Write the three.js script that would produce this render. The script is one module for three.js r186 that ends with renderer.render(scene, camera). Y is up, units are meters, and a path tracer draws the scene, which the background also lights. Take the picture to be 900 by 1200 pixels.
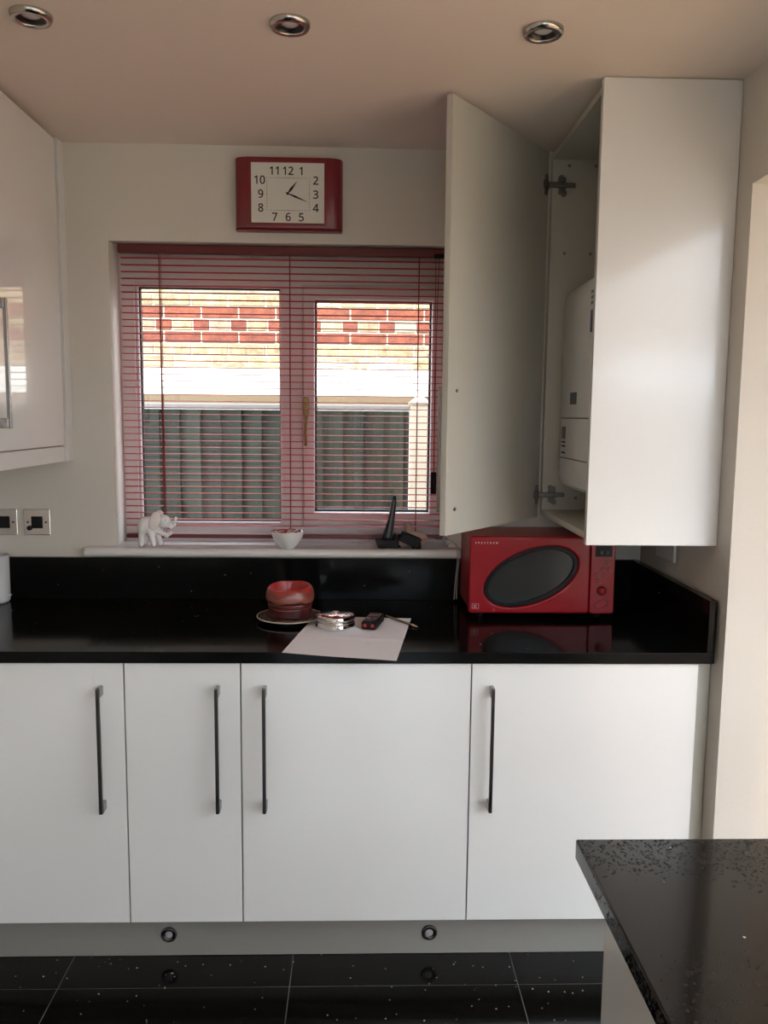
import * as THREE from 'three';
import { RoundedBoxGeometry } from 'three/addons/geometries/RoundedBoxGeometry.js';
import { mergeGeometries, toCreasedNormals } from 'three/addons/utils/BufferGeometryUtils.js';
import { MarchingCubes } from 'three/addons/objects/MarchingCubes.js';
import { FontLoader } from 'three/addons/loaders/FontLoader.js';
import { TextGeometry } from 'three/addons/geometries/TextGeometry.js';

// ---------------------------------------------------------------- camera, sky, sun, exposure
const scene = new THREE.Scene();
const camera = new THREE.PerspectiveCamera(2 * Math.atan(600 / 956.33) * 180 / Math.PI, 900 / 1200, 0.05, 200);
camera.position.set(-0.2924, 1.5054, 2.6666);
camera.rotation.order = 'YXZ';
camera.rotation.set(-0.1173, -0.029, 0.0101);

scene.background = new THREE.Color().setRGB(0.82, 0.95, 1.09);      // bright hazy sky
scene.backgroundIntensity = 8.5;
const sun = new THREE.DirectionalLight(new THREE.Color().setRGB(1.0, 0.93, 0.82), 9);
sun.position.set(-3.0, 8.7, 7.5);
sun.castShadow = true;
Object.assign(sun.shadow.camera, { left: -8, right: 8, top: 8, bottom: -8, near: 0.1, far: 40 });
sun.shadow.mapSize.set(2048, 2048);
scene.add(sun, sun.target);

const renderer = new THREE.WebGLRenderer();
renderer.toneMapping = THREE.LinearToneMapping;
renderer.toneMappingExposure = 1.0;
renderer.shadowMap.enabled = true;

// ---------------------------------------------------------------- helpers
let seed = 12345;
const rnd = () => { seed = (seed * 1664525 + 1013904223) >>> 0; return seed / 4294967296; };
const rr = (a, b) => a + (b - a) * rnd();
const V = (x, y, z) => new THREE.Vector3(x, y, z);
const C = (r, g, b) => new THREE.Color().setRGB(r, g, b);
const origin = new WeakMap(), taken = {};
function numbered(n) { taken[n] = (taken[n] ?? -1) + 1; return taken[n] ? n + '_' + String(taken[n]).padStart(3, '0') : n; }
function thing(name, label, category, at, group) {
  const o = new THREE.Group();
  o.name = numbered(name); o.position.set(...at); origin.set(o, V(...at));
  o.userData = { label, category };
  if (group) o.userData.group = group;
  scene.add(o);
  return o;
}
function struct(name, label, category, at = [0, 0, 0]) { const o = thing(name, label, category, at); o.userData.kind = 'structure'; return o; }
// a part: geometry given in world coordinates
function part(parent, name, geo, mat, label) {
  const o = origin.get(parent);
  geo.translate(-o.x, -o.y, -o.z);
  const m = new THREE.Mesh(geo, mat);
  m.name = name; m.castShadow = m.receiveShadow = true;
  if (label) m.userData.label = label;
  origin.set(m, o);
  parent.add(m);
  return m;
}
function metric(g, s = 1) {      // uv in metres, by the side each face points to
  const p = g.attributes.position, n = g.attributes.normal, uv = new Float32Array(p.count * 2);
  for (let i = 0; i < p.count; i++) {
    const ax = Math.abs(n.getX(i)), ay = Math.abs(n.getY(i)), az = Math.abs(n.getZ(i));
    const [u, v] = ay >= ax && ay >= az ? [p.getX(i), p.getZ(i)] : ax >= az ? [p.getZ(i), p.getY(i)] : [p.getX(i), p.getY(i)];
    uv[2 * i] = u * s; uv[2 * i + 1] = v * s;
  }
  g.setAttribute('uv', new THREE.BufferAttribute(uv, 2));
  return g;
}
function box(x0, x1, y0, y1, z0, z1, r = 0.0015, seg = 2) {
  const w = x1 - x0, h = y1 - y0, d = z1 - z0;
  const rad = Math.min(r, w * 0.49, h * 0.49, d * 0.49);
  const g = r > 0 ? new RoundedBoxGeometry(w, h, d, seg, rad) : new THREE.BoxGeometry(w, h, d);
  g.translate((x0 + x1) / 2, (y0 + y1) / 2, (z0 + z1) / 2);
  return metric(g);
}
const plain = (x0, x1, y0, y1, z0, z1) => box(x0, x1, y0, y1, z0, z1, 0);
function merge(list) {
  const l = list.map((g) => { const q = g.index ? g.toNonIndexed() : g; for (const k of Object.keys(q.attributes)) if (!['position', 'normal', 'uv'].includes(k)) q.deleteAttribute(k); return q; });
  return mergeGeometries(l);
}
function rectShape(x0, x1, y0, y1, r = 0, P = THREE.Shape) {
  const s = new P();
  if (!r) { s.moveTo(x0, y0); s.lineTo(x1, y0); s.lineTo(x1, y1); s.lineTo(x0, y1); s.lineTo(x0, y0); return s; }
  s.moveTo(x0 + r, y0); s.lineTo(x1 - r, y0); s.absarc(x1 - r, y0 + r, r, -Math.PI / 2, 0);
  s.lineTo(x1, y1 - r); s.absarc(x1 - r, y1 - r, r, 0, Math.PI / 2);
  s.lineTo(x0 + r, y1); s.absarc(x0 + r, y1 - r, r, Math.PI / 2, Math.PI);
  s.lineTo(x0, y0 + r); s.absarc(x0 + r, y0 + r, r, Math.PI, Math.PI * 1.5);
  return s;
}
// extrude a shape in xy between z0 and z1 (bevel stays inside z0..z1)
function slab(shape, z0, z1, b = 0, bs = 2, curve = 16) {
  const g = new THREE.ExtrudeGeometry(shape, { depth: z1 - z0 - 2 * b, bevelEnabled: b > 0, bevelThickness: b, bevelSize: b, bevelOffset: -b, bevelSegments: bs, curveSegments: curve });
  g.translate(0, 0, z0 + b);
  return metric(g);
}
function ring(x0, x1, y0, y1, hx0, hx1, hy0, hy1, z0, z1, b = 0) {
  const s = rectShape(x0, x1, y0, y1); s.holes.push(rectShape(hx0, hx1, hy0, hy1, 0, THREE.Path));
  return slab(s, z0, z1, b);
}
function tube(pts, r, seg = 24, rad = 8, closed = false) {
  return new THREE.TubeGeometry(new THREE.CatmullRomCurve3(pts.map((p) => (p.isVector3 ? p : V(...p))), closed), seg, r, rad, closed);
}
function cyl(a, b, r0, r1 = r0, n = 16) {     // between two points
  const d = b.clone().sub(a), g = new THREE.CylinderGeometry(r1, r0, d.length(), n);
  g.applyQuaternion(new THREE.Quaternion().setFromUnitVectors(V(0, 1, 0), d.clone().normalize()));
  g.translate((a.x + b.x) / 2, (a.y + b.y) / 2, (a.z + b.z) / 2);
  return g;
}
function lathe(pts, x, y, z, n = 48) { const g = new THREE.LatheGeometry(pts.map(([r, h]) => new THREE.Vector2(r, h)), n); g.translate(x, y, z); return g; }
function ball(x, y, z, rx, ry = rx, rz = rx, n = 20) { const g = new THREE.SphereGeometry(1, n, Math.round(n * 0.7)); g.scale(rx, ry, rz); g.translate(x, y, z); return g; }

// ---------------------------------------------------------------- procedural textures
function dataTex(n, fn, srgb = true, m = n) {
  const d = new Uint8Array(n * m * 4);
  for (let j = 0; j < m; j++) for (let i = 0; i < n; i++) { const c = fn(i, j), k = 4 * (j * n + i); d[k] = c[0]; d[k + 1] = c[1]; d[k + 2] = c[2]; d[k + 3] = 255; }
  const t = new THREE.DataTexture(d, n, m);
  t.wrapS = t.wrapT = THREE.RepeatWrapping; t.magFilter = THREE.LinearFilter; t.minFilter = THREE.LinearMipmapLinearFilter; t.generateMipmaps = true;
  if (srgb) t.colorSpace = THREE.SRGBColorSpace;
  t.needsUpdate = true;
  return t;
}
function valueNoise(n, cells) {       // tiling value noise, 0..1
  const g = Array.from({ length: cells * cells }, rnd), s = (t) => t * t * (3 - 2 * t);
  return (i, j) => {
    const x = i / n * cells, y = j / n * cells, a = Math.floor(x), b = Math.floor(y), u = s(x - a), v = s(y - b);
    const q = (p, r) => g[((r % cells) + cells) % cells * cells + ((p % cells) + cells) % cells];
    return (q(a, b) * (1 - u) + q(a + 1, b) * u) * (1 - v) + (q(a, b + 1) * (1 - u) + q(a + 1, b + 1) * u) * v;
  };
}
// black stone with mirror flecks: covers one metre
function fleckTex(count, small, rmin, rmax, base, spread) {
  const n = 1024, a = new Float32Array(n * n);
  for (let k = 0; k < count; k++) {
    const x = rnd() * n, y = rnd() * n, big = rnd() > small, r = big ? rr(rmin * 1.5, rmax) : rr(rmin * 0.5, rmin), b = big ? rr(0.55, 1) : rr(0.12, 0.5);
    for (let j = Math.floor(y - r - 1); j <= y + r + 1; j++) for (let i = Math.floor(x - r - 1); i <= x + r + 1; i++) {
      const e = Math.min(1, Math.max(0, r - Math.hypot(i - x, j - y) + 0.5)), q = ((j + n) % n) * n + ((i + n) % n);
      a[q] = Math.max(a[q], e * b);
    }
  }
  const f = valueNoise(n, 256);
  return dataTex(n, (i, j) => { const s = a[j * n + i], v = base + spread * f(i, j); return [v + s * 220, v + s * 222, v + s * 218]; });
}
const paintBump = (() => { const a = valueNoise(512, 180), b = valueNoise(512, 60); return dataTex(512, (i, j) => { const v = 255 * (0.6 * a(i, j) + 0.4 * b(i, j)); return [v, v, v]; }, false); })();
function withRepeat(t, r) { const c = t.clone(); c.repeat.set(r, r); c.needsUpdate = true; return c; }

// ---------------------------------------------------------------- materials
const std = (c, roughness, o = {}) => new THREE.MeshStandardMaterial({ color: c, roughness, ...o });
const phys = (c, roughness, o = {}) => new THREE.MeshPhysicalMaterial({ color: c, roughness, ...o });
const M = {
  wall: std(C(0.66, 0.61, 0.54), 0.85, { bumpMap: withRepeat(paintBump, 2), bumpScale: 0.0002 }),
  ceiling: std(C(0.83, 0.72, 0.63), 0.8, { bumpMap: withRepeat(paintBump, 2), bumpScale: 0.0002 }),  // off-white paint; warm bounced light is put into the tint
  gloss: phys(C(0.81, 0.80, 0.78), 0.25, { clearcoat: 1, clearcoatRoughness: 0.14 }),
  glossSharp: phys(C(0.81, 0.80, 0.78), 0.2, { clearcoat: 1, clearcoatRoughness: 0.015 }),
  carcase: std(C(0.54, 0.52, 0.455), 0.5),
  plinth: std(C(0.28, 0.262, 0.236), 0.4),  // white board darkened: the shade below the doors is in this colour
  stone: phys(C(1, 1, 1), 0.1, { map: fleckTex(150, 0.7, 0.9, 2.0, 13, 4), specularIntensity: 0.2 }),
  tile: phys(C(1, 1, 1), 0.1, { map: fleckTex(900, 0.78, 1.0, 2.4, 10, 4) }),
  grout: std(C(0.16, 0.16, 0.16), 0.9),
  upvc: phys(C(0.63, 0.595, 0.585), 0.35, {}),  // white plastic toned down; shade of the window reveal is in the colour
  gasket: std(C(0.015, 0.015, 0.015), 0.7),
  glass: phys(C(1, 1, 1), 0.0, { transmission: 1, thickness: 0, ior: 1.5 }),
  brass: std(C(0.22, 0.15, 0.06), 0.3, { metalness: 1 }),
  blind: phys(C(0.46, 0.034, 0.036), 0.55, { specularIntensity: 0.4 }),
  rail: phys(C(0.12, 0.012, 0.015), 0.4, {}),  // darker copy of the blind red; shade under the reveal head painted in
  cord: std(C(0.18, 0.02, 0.026), 0.8),
  black: phys(C(0.010, 0.010, 0.011), 0.5, { specularIntensity: 0.3 }),
  blackGloss: phys(C(0.008, 0.008, 0.009), 0.3, { specularIntensity: 0.3 }),
  greyPlastic: std(C(0.10, 0.10, 0.105), 0.4),
  steel: std(C(0.33, 0.32, 0.32), 0.24, { metalness: 1 }),
  darkSteel: std(C(0.085, 0.08, 0.08), 0.28, { metalness: 1 }),
  chrome: std(C(0.78, 0.78, 0.78), 0.08, { metalness: 1 }),
  hinge: std(C(0.30, 0.29, 0.27), 0.35, { metalness: 1 }),
  sill: phys(C(0.74, 0.71, 0.67), 0.25, { clearcoat: 0.5, clearcoatRoughness: 0.15 }),
  clockRed: phys(C(0.19, 0.010, 0.020), 0.35, { clearcoat: 0.3, clearcoatRoughness: 0.25 }),
  mwRed: phys(C(0.27, 0.004, 0.010), 0.32, { specularIntensity: 0.35, clearcoat: 0.25, clearcoatRoughness: 0.1 }),
  ceramic: phys(C(0.86, 0.83, 0.80), 0.15, { clearcoat: 1, clearcoatRoughness: 0.06 }),
  whitePlastic: std(C(0.74, 0.73, 0.71), 0.35),
  canister: std(C(0.70, 0.70, 0.71), 0.45),
  concrete: std(C(0.56, 0.45, 0.34), 0.85),
  timber: std(C(0.125, 0.082, 0.043), 0.8),
  render: std(C(0.80, 0.79, 0.74), 0.85),
  mortar: std(C(0.50, 0.43, 0.32), 0.95),
};

// ---------------------------------------------------------------- the room shell
const HC = 2.336, XR = 0.643, XL = -1.56, ZN = 5.2;      // ceiling, right wall, left wall, wall behind the camera
const WX0 = -1.09, WX1 = 0.0, WY0 = 1.064, WY1 = 2.043;   // kitchen window opening
{
  const s = rectShape(XL - 0.25, XR + 0.25, -0.15, 2.5); s.holes.push(rectShape(WX0, WX1, WY0, WY1, 0, THREE.Path));
  part(struct('wall_back', 'off-white painted wall with the red-blinded window', 'wall'), 'plaster', slab(s, -0.25, 0), M.wall);
}
part(struct('wall_left', 'off-white painted wall behind the narrow wall cabinet', 'wall'), 'plaster', plain(XL - 0.25, XL, -0.15, 2.5, 0, ZN + 0.25), M.wall);
{
  const s = rectShape(XL - 0.25, XR + 0.11, -0.15, 2.5); s.holes.push(rectShape(-1.1, 0.5, 0.05, 2.15, 0, THREE.Path));  // opening for the added rear door
  part(struct('wall_front', 'off-white painted wall behind with an opening for the added glazed door', 'wall'), 'plaster', slab(s, ZN, ZN + 0.25), M.wall);
}
const DZ0 = 0.655, DZ1 = 4.7, DH = 2.068, PT = 0.11;       // opening through the side wall into the sunroom
const SX = 3.9, SZ0 = 0.42, SZ1 = 5.2;                     // sunroom: right wall, wall beside the kitchen, garden wall
const sideways = (s, a, b, bev = 0) => { const g = slab(s, 0, b - a, bev); g.rotateY(Math.PI / 2); g.translate(a, 0, 0); return g; };   // shape x is world -z
{
  const s = rectShape(-ZN, 0, -0.15, 2.5); s.holes.push(rectShape(-DZ1, -DZ0, 0, DH, 0, THREE.Path));
  part(struct('wall_right', 'off-white painted wall with the wide opening into the sunroom', 'wall'), 'plaster', metric(sideways(s, XR, XR + PT)), M.wall);
  part(struct('wall_sunroom_back', 'off-white painted sunroom wall seen beyond the opening', 'wall'), 'plaster', plain(XR + PT, SX + 0.25, -0.15, 2.5, SZ0 - 0.25, SZ0), M.wall);
  const q = rectShape(-SZ1 - 0.25, -SZ0, -0.15, 2.5); q.holes.push(rectShape(-SZ1 + 0.1, -3.6, 0.05, 2.15, 0, THREE.Path));
  part(struct('wall_sunroom_right', 'off-white painted sunroom wall with wide glazing', 'wall'), 'plaster', metric(sideways(q, SX, SX + 0.25)), M.wall);
  const f = rectShape(XR + PT, SX, -0.15, 2.5); f.holes.push(rectShape(XR + PT + 0.9, SX - 0.1, 0.05, 2.15, 0, THREE.Path));
  part(struct('wall_sunroom_front', 'off-white painted sunroom wall with glazed garden doors', 'wall'), 'plaster', slab(f, SZ1, SZ1 + 0.25), M.wall);
}
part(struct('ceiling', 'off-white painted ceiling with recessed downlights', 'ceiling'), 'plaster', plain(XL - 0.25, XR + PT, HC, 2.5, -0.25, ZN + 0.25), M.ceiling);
part(struct('roof', 'flat felt roof slab over the kitchen with unseen eaves shaped to shade the fence', 'roof'), 'roof_slab', merge([plain(XL - 0.6, XR + PT, 2.5, 2.62, -0.45, ZN + 0.4), plain(XR + PT, SX + 0.35, 2.5, 2.62, -0.45, 2.0)]), std(C(0.2, 0.2, 0.2), 0.9));  // out of view; eaves shaped so their shadow covers the fence boards
{
  const f = struct('floor', 'polished black floor tiles with mirror flecks and thin grout lines', 'floor');
  part(f, 'grout_bed', plain(XL - 0.25, XR + PT, -0.15, -0.0012, -0.25, ZN + 0.25), M.grout);
  part(struct('floor_sunroom', 'unseen floor of the adjoining sunroom, tone warmed to bounce light onto the ceiling', 'floor'), 'boards', plain(XR + PT, SX, -0.15, 0, SZ0, SZ1), std(C(0.45, 0.29, 0.165), 0.5));  // out of view; warm colour chosen to throw warm light upwards
  const P = 0.609, G = 0.0022;
  for (let i = -1; i <= 2; i++) for (let k = -2; k <= 8; k++) {
    const x0 = Math.max(XL, -0.472 + P * (i - 1)) + G / 2, x1 = Math.min(XR + PT, -0.472 + P * i) - G / 2;
    const z0 = Math.max(0, 0.659 + P * (k - 1)) + G / 2, z1 = Math.min(ZN, 0.659 + P * k) - G / 2;
    if (x1 - x0 < 0.02 || z1 - z0 < 0.02) continue;
    const g = box(x0, x1, -0.01, 0, z0, z1, 0.0008, 1), uv = g.attributes.uv, a = rnd(), b = rnd();
    for (let q = 0; q < uv.count; q++) uv.setXY(q, uv.getX(q) + a, uv.getY(q) + b);
    part(f, 'tile', g, M.tile);
  }
}

// ---------------------------------------------------------------- window_1: white frame, fixed left light, opening right sash
{
  const w = struct('window_1', 'white plastic framed window with fixed pane and opening sash', 'window', [-0.545, WY0, -0.1]);
  const F0 = -0.175, F1 = -0.105;
  const s = rectShape(WX0, WX1, WY0, WY1);
  s.holes.push(rectShape(-1.042, -0.554, 1.13, 1.931, 0, THREE.Path), rectShape(-0.488, -0.022, 1.133, 1.932, 0, THREE.Path));
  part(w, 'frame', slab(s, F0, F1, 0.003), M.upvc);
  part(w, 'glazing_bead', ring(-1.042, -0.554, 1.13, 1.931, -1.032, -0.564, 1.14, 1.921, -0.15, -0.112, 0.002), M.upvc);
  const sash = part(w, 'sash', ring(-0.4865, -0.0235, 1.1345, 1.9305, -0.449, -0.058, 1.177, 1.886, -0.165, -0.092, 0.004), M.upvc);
  for (const [x0, x1, y0, y1, p] of [[-1.034, -0.562, 1.138, 1.923, w], [-0.449, -0.058, 1.177, 1.886, sash]]) {
    part(p, 'gasket', ring(x0, x1, y0, y1, x0 + 0.006, x1 - 0.006, y0 + 0.006, y1 - 0.006, -0.148, -0.128), M.gasket);
    part(p, 'pane', plain(x0 + 0.001, x1 - 0.001, y0 + 0.001, y1 - 0.001, -0.142, -0.138), M.glass);
  }
  // ornate brass handle on the sash stile
  const hx = -0.4765, hz = -0.092;
  const plate = part(w, 'handle', slab(rectShape(hx - 0.009, hx + 0.009, 1.50, 1.565, 0.008), hz, hz + 0.008, 0.002), M.brass, 'brass window handle');
  part(plate, 'lever', merge([cyl(V(hx, 1.548, hz), V(hx, 1.548, hz + 0.034), 0.006),
    tube([[hx, 1.553, hz + 0.034], [hx + 0.004, 1.52, hz + 0.036], [hx - 0.001, 1.46, hz + 0.034], [hx, 1.41, hz + 0.028]], 0.0048, 20),
    ...[1.515, 1.495, 1.475, 1.455, 1.435].map((y) => new THREE.TorusGeometry(0.0056, 0.0014, 8, 14).rotateX(Math.PI / 2).translate(hx, y, hz + 0.034)), ball(hx, 1.408, hz + 0.028, 0.0055)]), M.brass);
  // inside sill board with a bullnose
  const g = new THREE.Shape(); g.moveTo(-0.104, 1.046); g.lineTo(0.045, 1.046); g.absarc(0.045, 1.06, 0.014, -Math.PI / 2, Math.PI / 2); g.lineTo(-0.104, 1.074); g.lineTo(-0.104, 1.046);
  const e = new THREE.ExtrudeGeometry(g, { depth: WX1 - WX0, bevelEnabled: false, curveSegments: 10 }); // z of the shape is our -x
  e.rotateY(-Math.PI / 2); e.translate(WX1, 0, 0);
  const h = new THREE.Shape(); h.moveTo(0.0005, 1.046); h.lineTo(0.045, 1.046); h.absarc(0.045, 1.06, 0.014, -Math.PI / 2, Math.PI / 2); h.lineTo(0.0005, 1.074); h.lineTo(0.0005, 1.046);
  const horn = (x0, x1) => { const q = new THREE.ExtrudeGeometry(h, { depth: x1 - x0, bevelEnabled: false, curveSegments: 10 }); q.rotateY(-Math.PI / 2); q.translate(x1, 0, 0); return q; };
  part(w, 'window_sill', merge([e, horn(-1.178, WX0), horn(WX1, 0.035)].map((q) => metric(q))), M.sill);
}

// ---------------------------------------------------------------- sunroom glazing: garden doors and side window; added kitchen rear door
function glazing(d, place, a0, a1, n) {
  const y0 = 0.05, y1 = 2.15, s = rectShape(a0, a1, y0, y1), W = (a1 - a0 - 0.1) / n;
  s.holes.push(rectShape(a0 + 0.05, a1 - 0.05, y0 + 0.05, y1 - 0.05, 0, THREE.Path));
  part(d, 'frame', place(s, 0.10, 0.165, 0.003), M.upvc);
  for (let i = 0; i < n; i++) {
    const a = a0 + 0.05 + W * i + 0.002, b = a + W - 0.004, q = rectShape(a, b, y0 + 0.052, y1 - 0.052);
    q.holes.push(rectShape(a + 0.06, b - 0.06, y0 + 0.12, y1 - 0.11, 0, THREE.Path));
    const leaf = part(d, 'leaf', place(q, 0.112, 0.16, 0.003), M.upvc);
    part(leaf, 'pane', place(rectShape(a + 0.058, b - 0.058, y0 + 0.118, y1 - 0.108), 0.13, 0.134, 0), M.glass);
  }
}
glazing(struct('door_1', 'white framed glazed garden doors of the sunroom', 'door', [2.1, 0, SZ1 + 0.13]), (s, a, b, v) => slab(s, SZ1 + a, SZ1 + b, v), XR + PT + 0.9, SX - 0.1, 3);
glazing(struct('door_2', 'unseen white framed glazed double door added behind the camera for frontal light', 'door', [-0.3, 0, ZN + 0.13]), (s, a, b, v) => slab(s, ZN + a, ZN + b, v), -1.1, 0.5, 2);  // added out of view to light the cabinet fronts
glazing(struct('window_2', 'wide white framed glazing in the sunroom side wall', 'window', [SX + 0.13, 0, 4.0]), (s, a, b, v) => sideways(s, SX + a, SX + b, v), -SZ1 + 0.1, -3.6, 2);
{
  const r = struct('added_roof_sunroom', 'white framed glass roof added over the unseen sunroom for sky light', 'roof', [2.3, 2.4, 2.8]), x0 = XR + PT, x1 = SX + 0.25, z0 = 2.0, z1 = SZ1 + 0.25, nb = 6;  // glass roof added out of view to bring more sky light indoors
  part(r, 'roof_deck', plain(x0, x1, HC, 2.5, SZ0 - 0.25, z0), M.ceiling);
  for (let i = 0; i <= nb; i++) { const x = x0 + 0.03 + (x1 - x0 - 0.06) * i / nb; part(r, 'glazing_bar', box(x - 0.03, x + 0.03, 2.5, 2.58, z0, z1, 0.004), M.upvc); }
  for (let i = 0; i < nb; i++) { const w = (x1 - x0 - 0.06) / nb, x = x0 + 0.03 + w * i; part(r, 'pane', plain(x + 0.031, x + w - 0.031, 2.535, 2.545, z0, z1), M.glass); }
}

// ---------------------------------------------------------------- outdoors: ground, neighbour's wall, fence
part(struct('ground', 'stone paving around the house', 'paving'), 'paving', plain(-14, 16, -0.3, -0.152, -14, 18), std(C(0.36, 0.33, 0.28), 0.9));
{
  const g = thing('added_garden_boundary', 'long unseen timber screen added round the garden to block low sky light', 'fence', [9, -0.15, 4]);  // added out of view to cut light from the horizon
  part(g, 'panel', plain(9, 9.05, -0.15, 1.95, -6, 12), M.timber); part(g, 'panel', plain(-6, 9, -0.15, 1.95, 12, 12.05), M.timber);
}
{
  const Z = -2.58, w = struct('neighbour_wall', 'sunlit neighbouring wall of buff and red decorative brick courses above white render', 'brick wall', [-0.6, -0.15, Z - 0.1]);
  part(w, 'render_base', plain(-4.2, 3.2, -0.15, 1.790, Z - 0.2, Z + 0.012), M.render, 'white rendered band');
  part(w, 'timber_board', box(-4.2, 3.2, 1.560, 1.628, Z + 0.012, Z + 0.035, 0.003), M.timber, 'weathered timber board');
  part(w, 'mortar_bed', plain(-4.2, 3.2, 1.790, 2.75, Z - 0.2, Z - 0.008), M.mortar);
  part(w, 'coping', box(-4.3, 3.3, 2.75, 2.80, Z - 0.25, Z + 0.04, 0.004), M.concrete);
  const grainA = (() => { const a = valueNoise(256, 40), b = valueNoise(256, 9), c = valueNoise(256, 110); return dataTex(256, (i, j) => { const v = 255 * Math.min(1, 0.62 + 0.22 * a(i, j) + 0.2 * b(i, j) - 0.14 * c(i, j)); return [v, v * 0.985, v * 0.95]; }); })();
  const mk = (r, g, b) => std(C(r, g, b), 0.9, { map: withRepeat(grainA, 3), bumpMap: withRepeat(paintBump, 4), bumpScale: 0.002 });
  const buff = [mk(0.60, 0.43, 0.25), mk(0.72, 0.58, 0.37), mk(0.50, 0.34, 0.20), mk(0.66, 0.50, 0.27), mk(0.56, 0.38, 0.25)], grey = mk(0.20, 0.185, 0.175), red = [mk(0.30, 0.072, 0.034), mk(0.33, 0.082, 0.040), mk(0.28, 0.068, 0.035)];
  const J = 0.010, y0 = 1.797, CH = 0.0757, P = 0.2335;
  const lay = (row, a, b, kind) => {
    const m = kind === 'red' ? red[Math.floor(rnd() * 3)] : rnd() < 0.07 ? grey : buff[Math.floor(rnd() * 5)], dz = rr(-0.002, 0.002);
    const g = box(a + J / 2, b - J / 2, y0 + row * CH + J / 2, y0 + (row + 1) * CH - J / 2, Z - 0.05, Z + dz, 0.003, 1), uv = g.attributes.uv, o = rnd();
    for (let q = 0; q < uv.count; q++) uv.setXY(q, uv.getX(q) + o, uv.getY(q) + o * 0.7);
    part(w, 'brick', g, m, kind === 'red' ? 'red brick' : undefined);
  };
  for (let row = 0; row < 12; row++) {
    for (let k = -8; k <= 8; k++) {
      const x = -0.365 + P * k + (row === 2 || row === 4 ? 0 : [0.06, 0.17][row % 2]);
      if (row === 3) { lay(row, x - 0.17 - 0.053, x - 0.17 + 0.053, 'red'); lay(row, x - 0.17 + 0.053, x - 0.17 - 0.053 + P, 'buff'); }
      else lay(row, x, x + P, row === 2 || row === 4 ? 'red' : 'buff');
    }
  }
}
{
  const Z = -1.4, f = thing('garden_fence', 'shaded green overlapping board fence with a pale concrete post', 'fence', [-0.6, -0.15, Z]);
  const g0 = valueNoise(256, 90), g1 = valueNoise(256, 12), g2 = valueNoise(256, 30);
  const wood = dataTex(256, (i, j) => { const s = g0(i, j * 0.06) * 0.45 + g1(i, j * 0.25) * 0.4 + g2(i, j * 0.4) * 0.15, v = 115 + 140 * s; return [v * 0.97, v, v * 0.95]; });
  const tones = [[0.030, 0.044, 0.032], [0.022, 0.032, 0.022], [0.038, 0.056, 0.040], [0.033, 0.051, 0.038]].map((c) => std(C(...c), 0.9, { map: wood }));
  const boards = (x0, x1) => {
    for (let x = x0, k = 0; x < x1 - 0.01; x += 0.1, k++) {           // feather edge: thick edge laps over the next thin one
      const b = Math.min(x + 0.118, x1), s = new THREE.Shape(); s.moveTo(x, Z - 0.012); s.lineTo(b, Z + 0.000); s.lineTo(b, Z + 0.022); s.lineTo(x, Z - 0.007); s.lineTo(x, Z - 0.012);
      const g = new THREE.ExtrudeGeometry(s, { depth: 1.66, bevelEnabled: false }); g.rotateX(Math.PI / 2); g.translate(0, 1.528, 0);
      part(f, 'board', metric(g), tones[Math.floor(rnd() * 4)]);
    }
  };
  boards(-3.2, -0.055); boards(0.055, 1.6);
  part(f, 'capping', box(-3.2, -0.055, 1.530, 1.558, Z - 0.03, Z + 0.03, 0.004), std(C(0.20, 0.18, 0.168), 0.8), 'pale capping rail');
  part(f, 'capping', box(0.055, 1.6, 1.530, 1.558, Z - 0.03, Z + 0.03, 0.004), std(C(0.20, 0.18, 0.168), 0.8), 'pale capping rail');
  for (const px of [-0.005]) {
    const post = part(f, 'post', box(px - 0.046, px + 0.046, -0.15, 1.560, Z - 0.03, Z + 0.062, 0.006), M.concrete, 'cream concrete post');
    const c = new THREE.ConeGeometry(0.070, 0.045, 4); c.rotateY(Math.PI / 4); c.translate(px, 1.560 + 0.022 + 0.012, Z + 0.016);
    part(post, 'post_cap', merge([metric(c), box(px - 0.052, px + 0.052, 1.560, 1.573, Z - 0.036, Z + 0.068, 0.003)]), M.concrete);
  }
}

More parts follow.
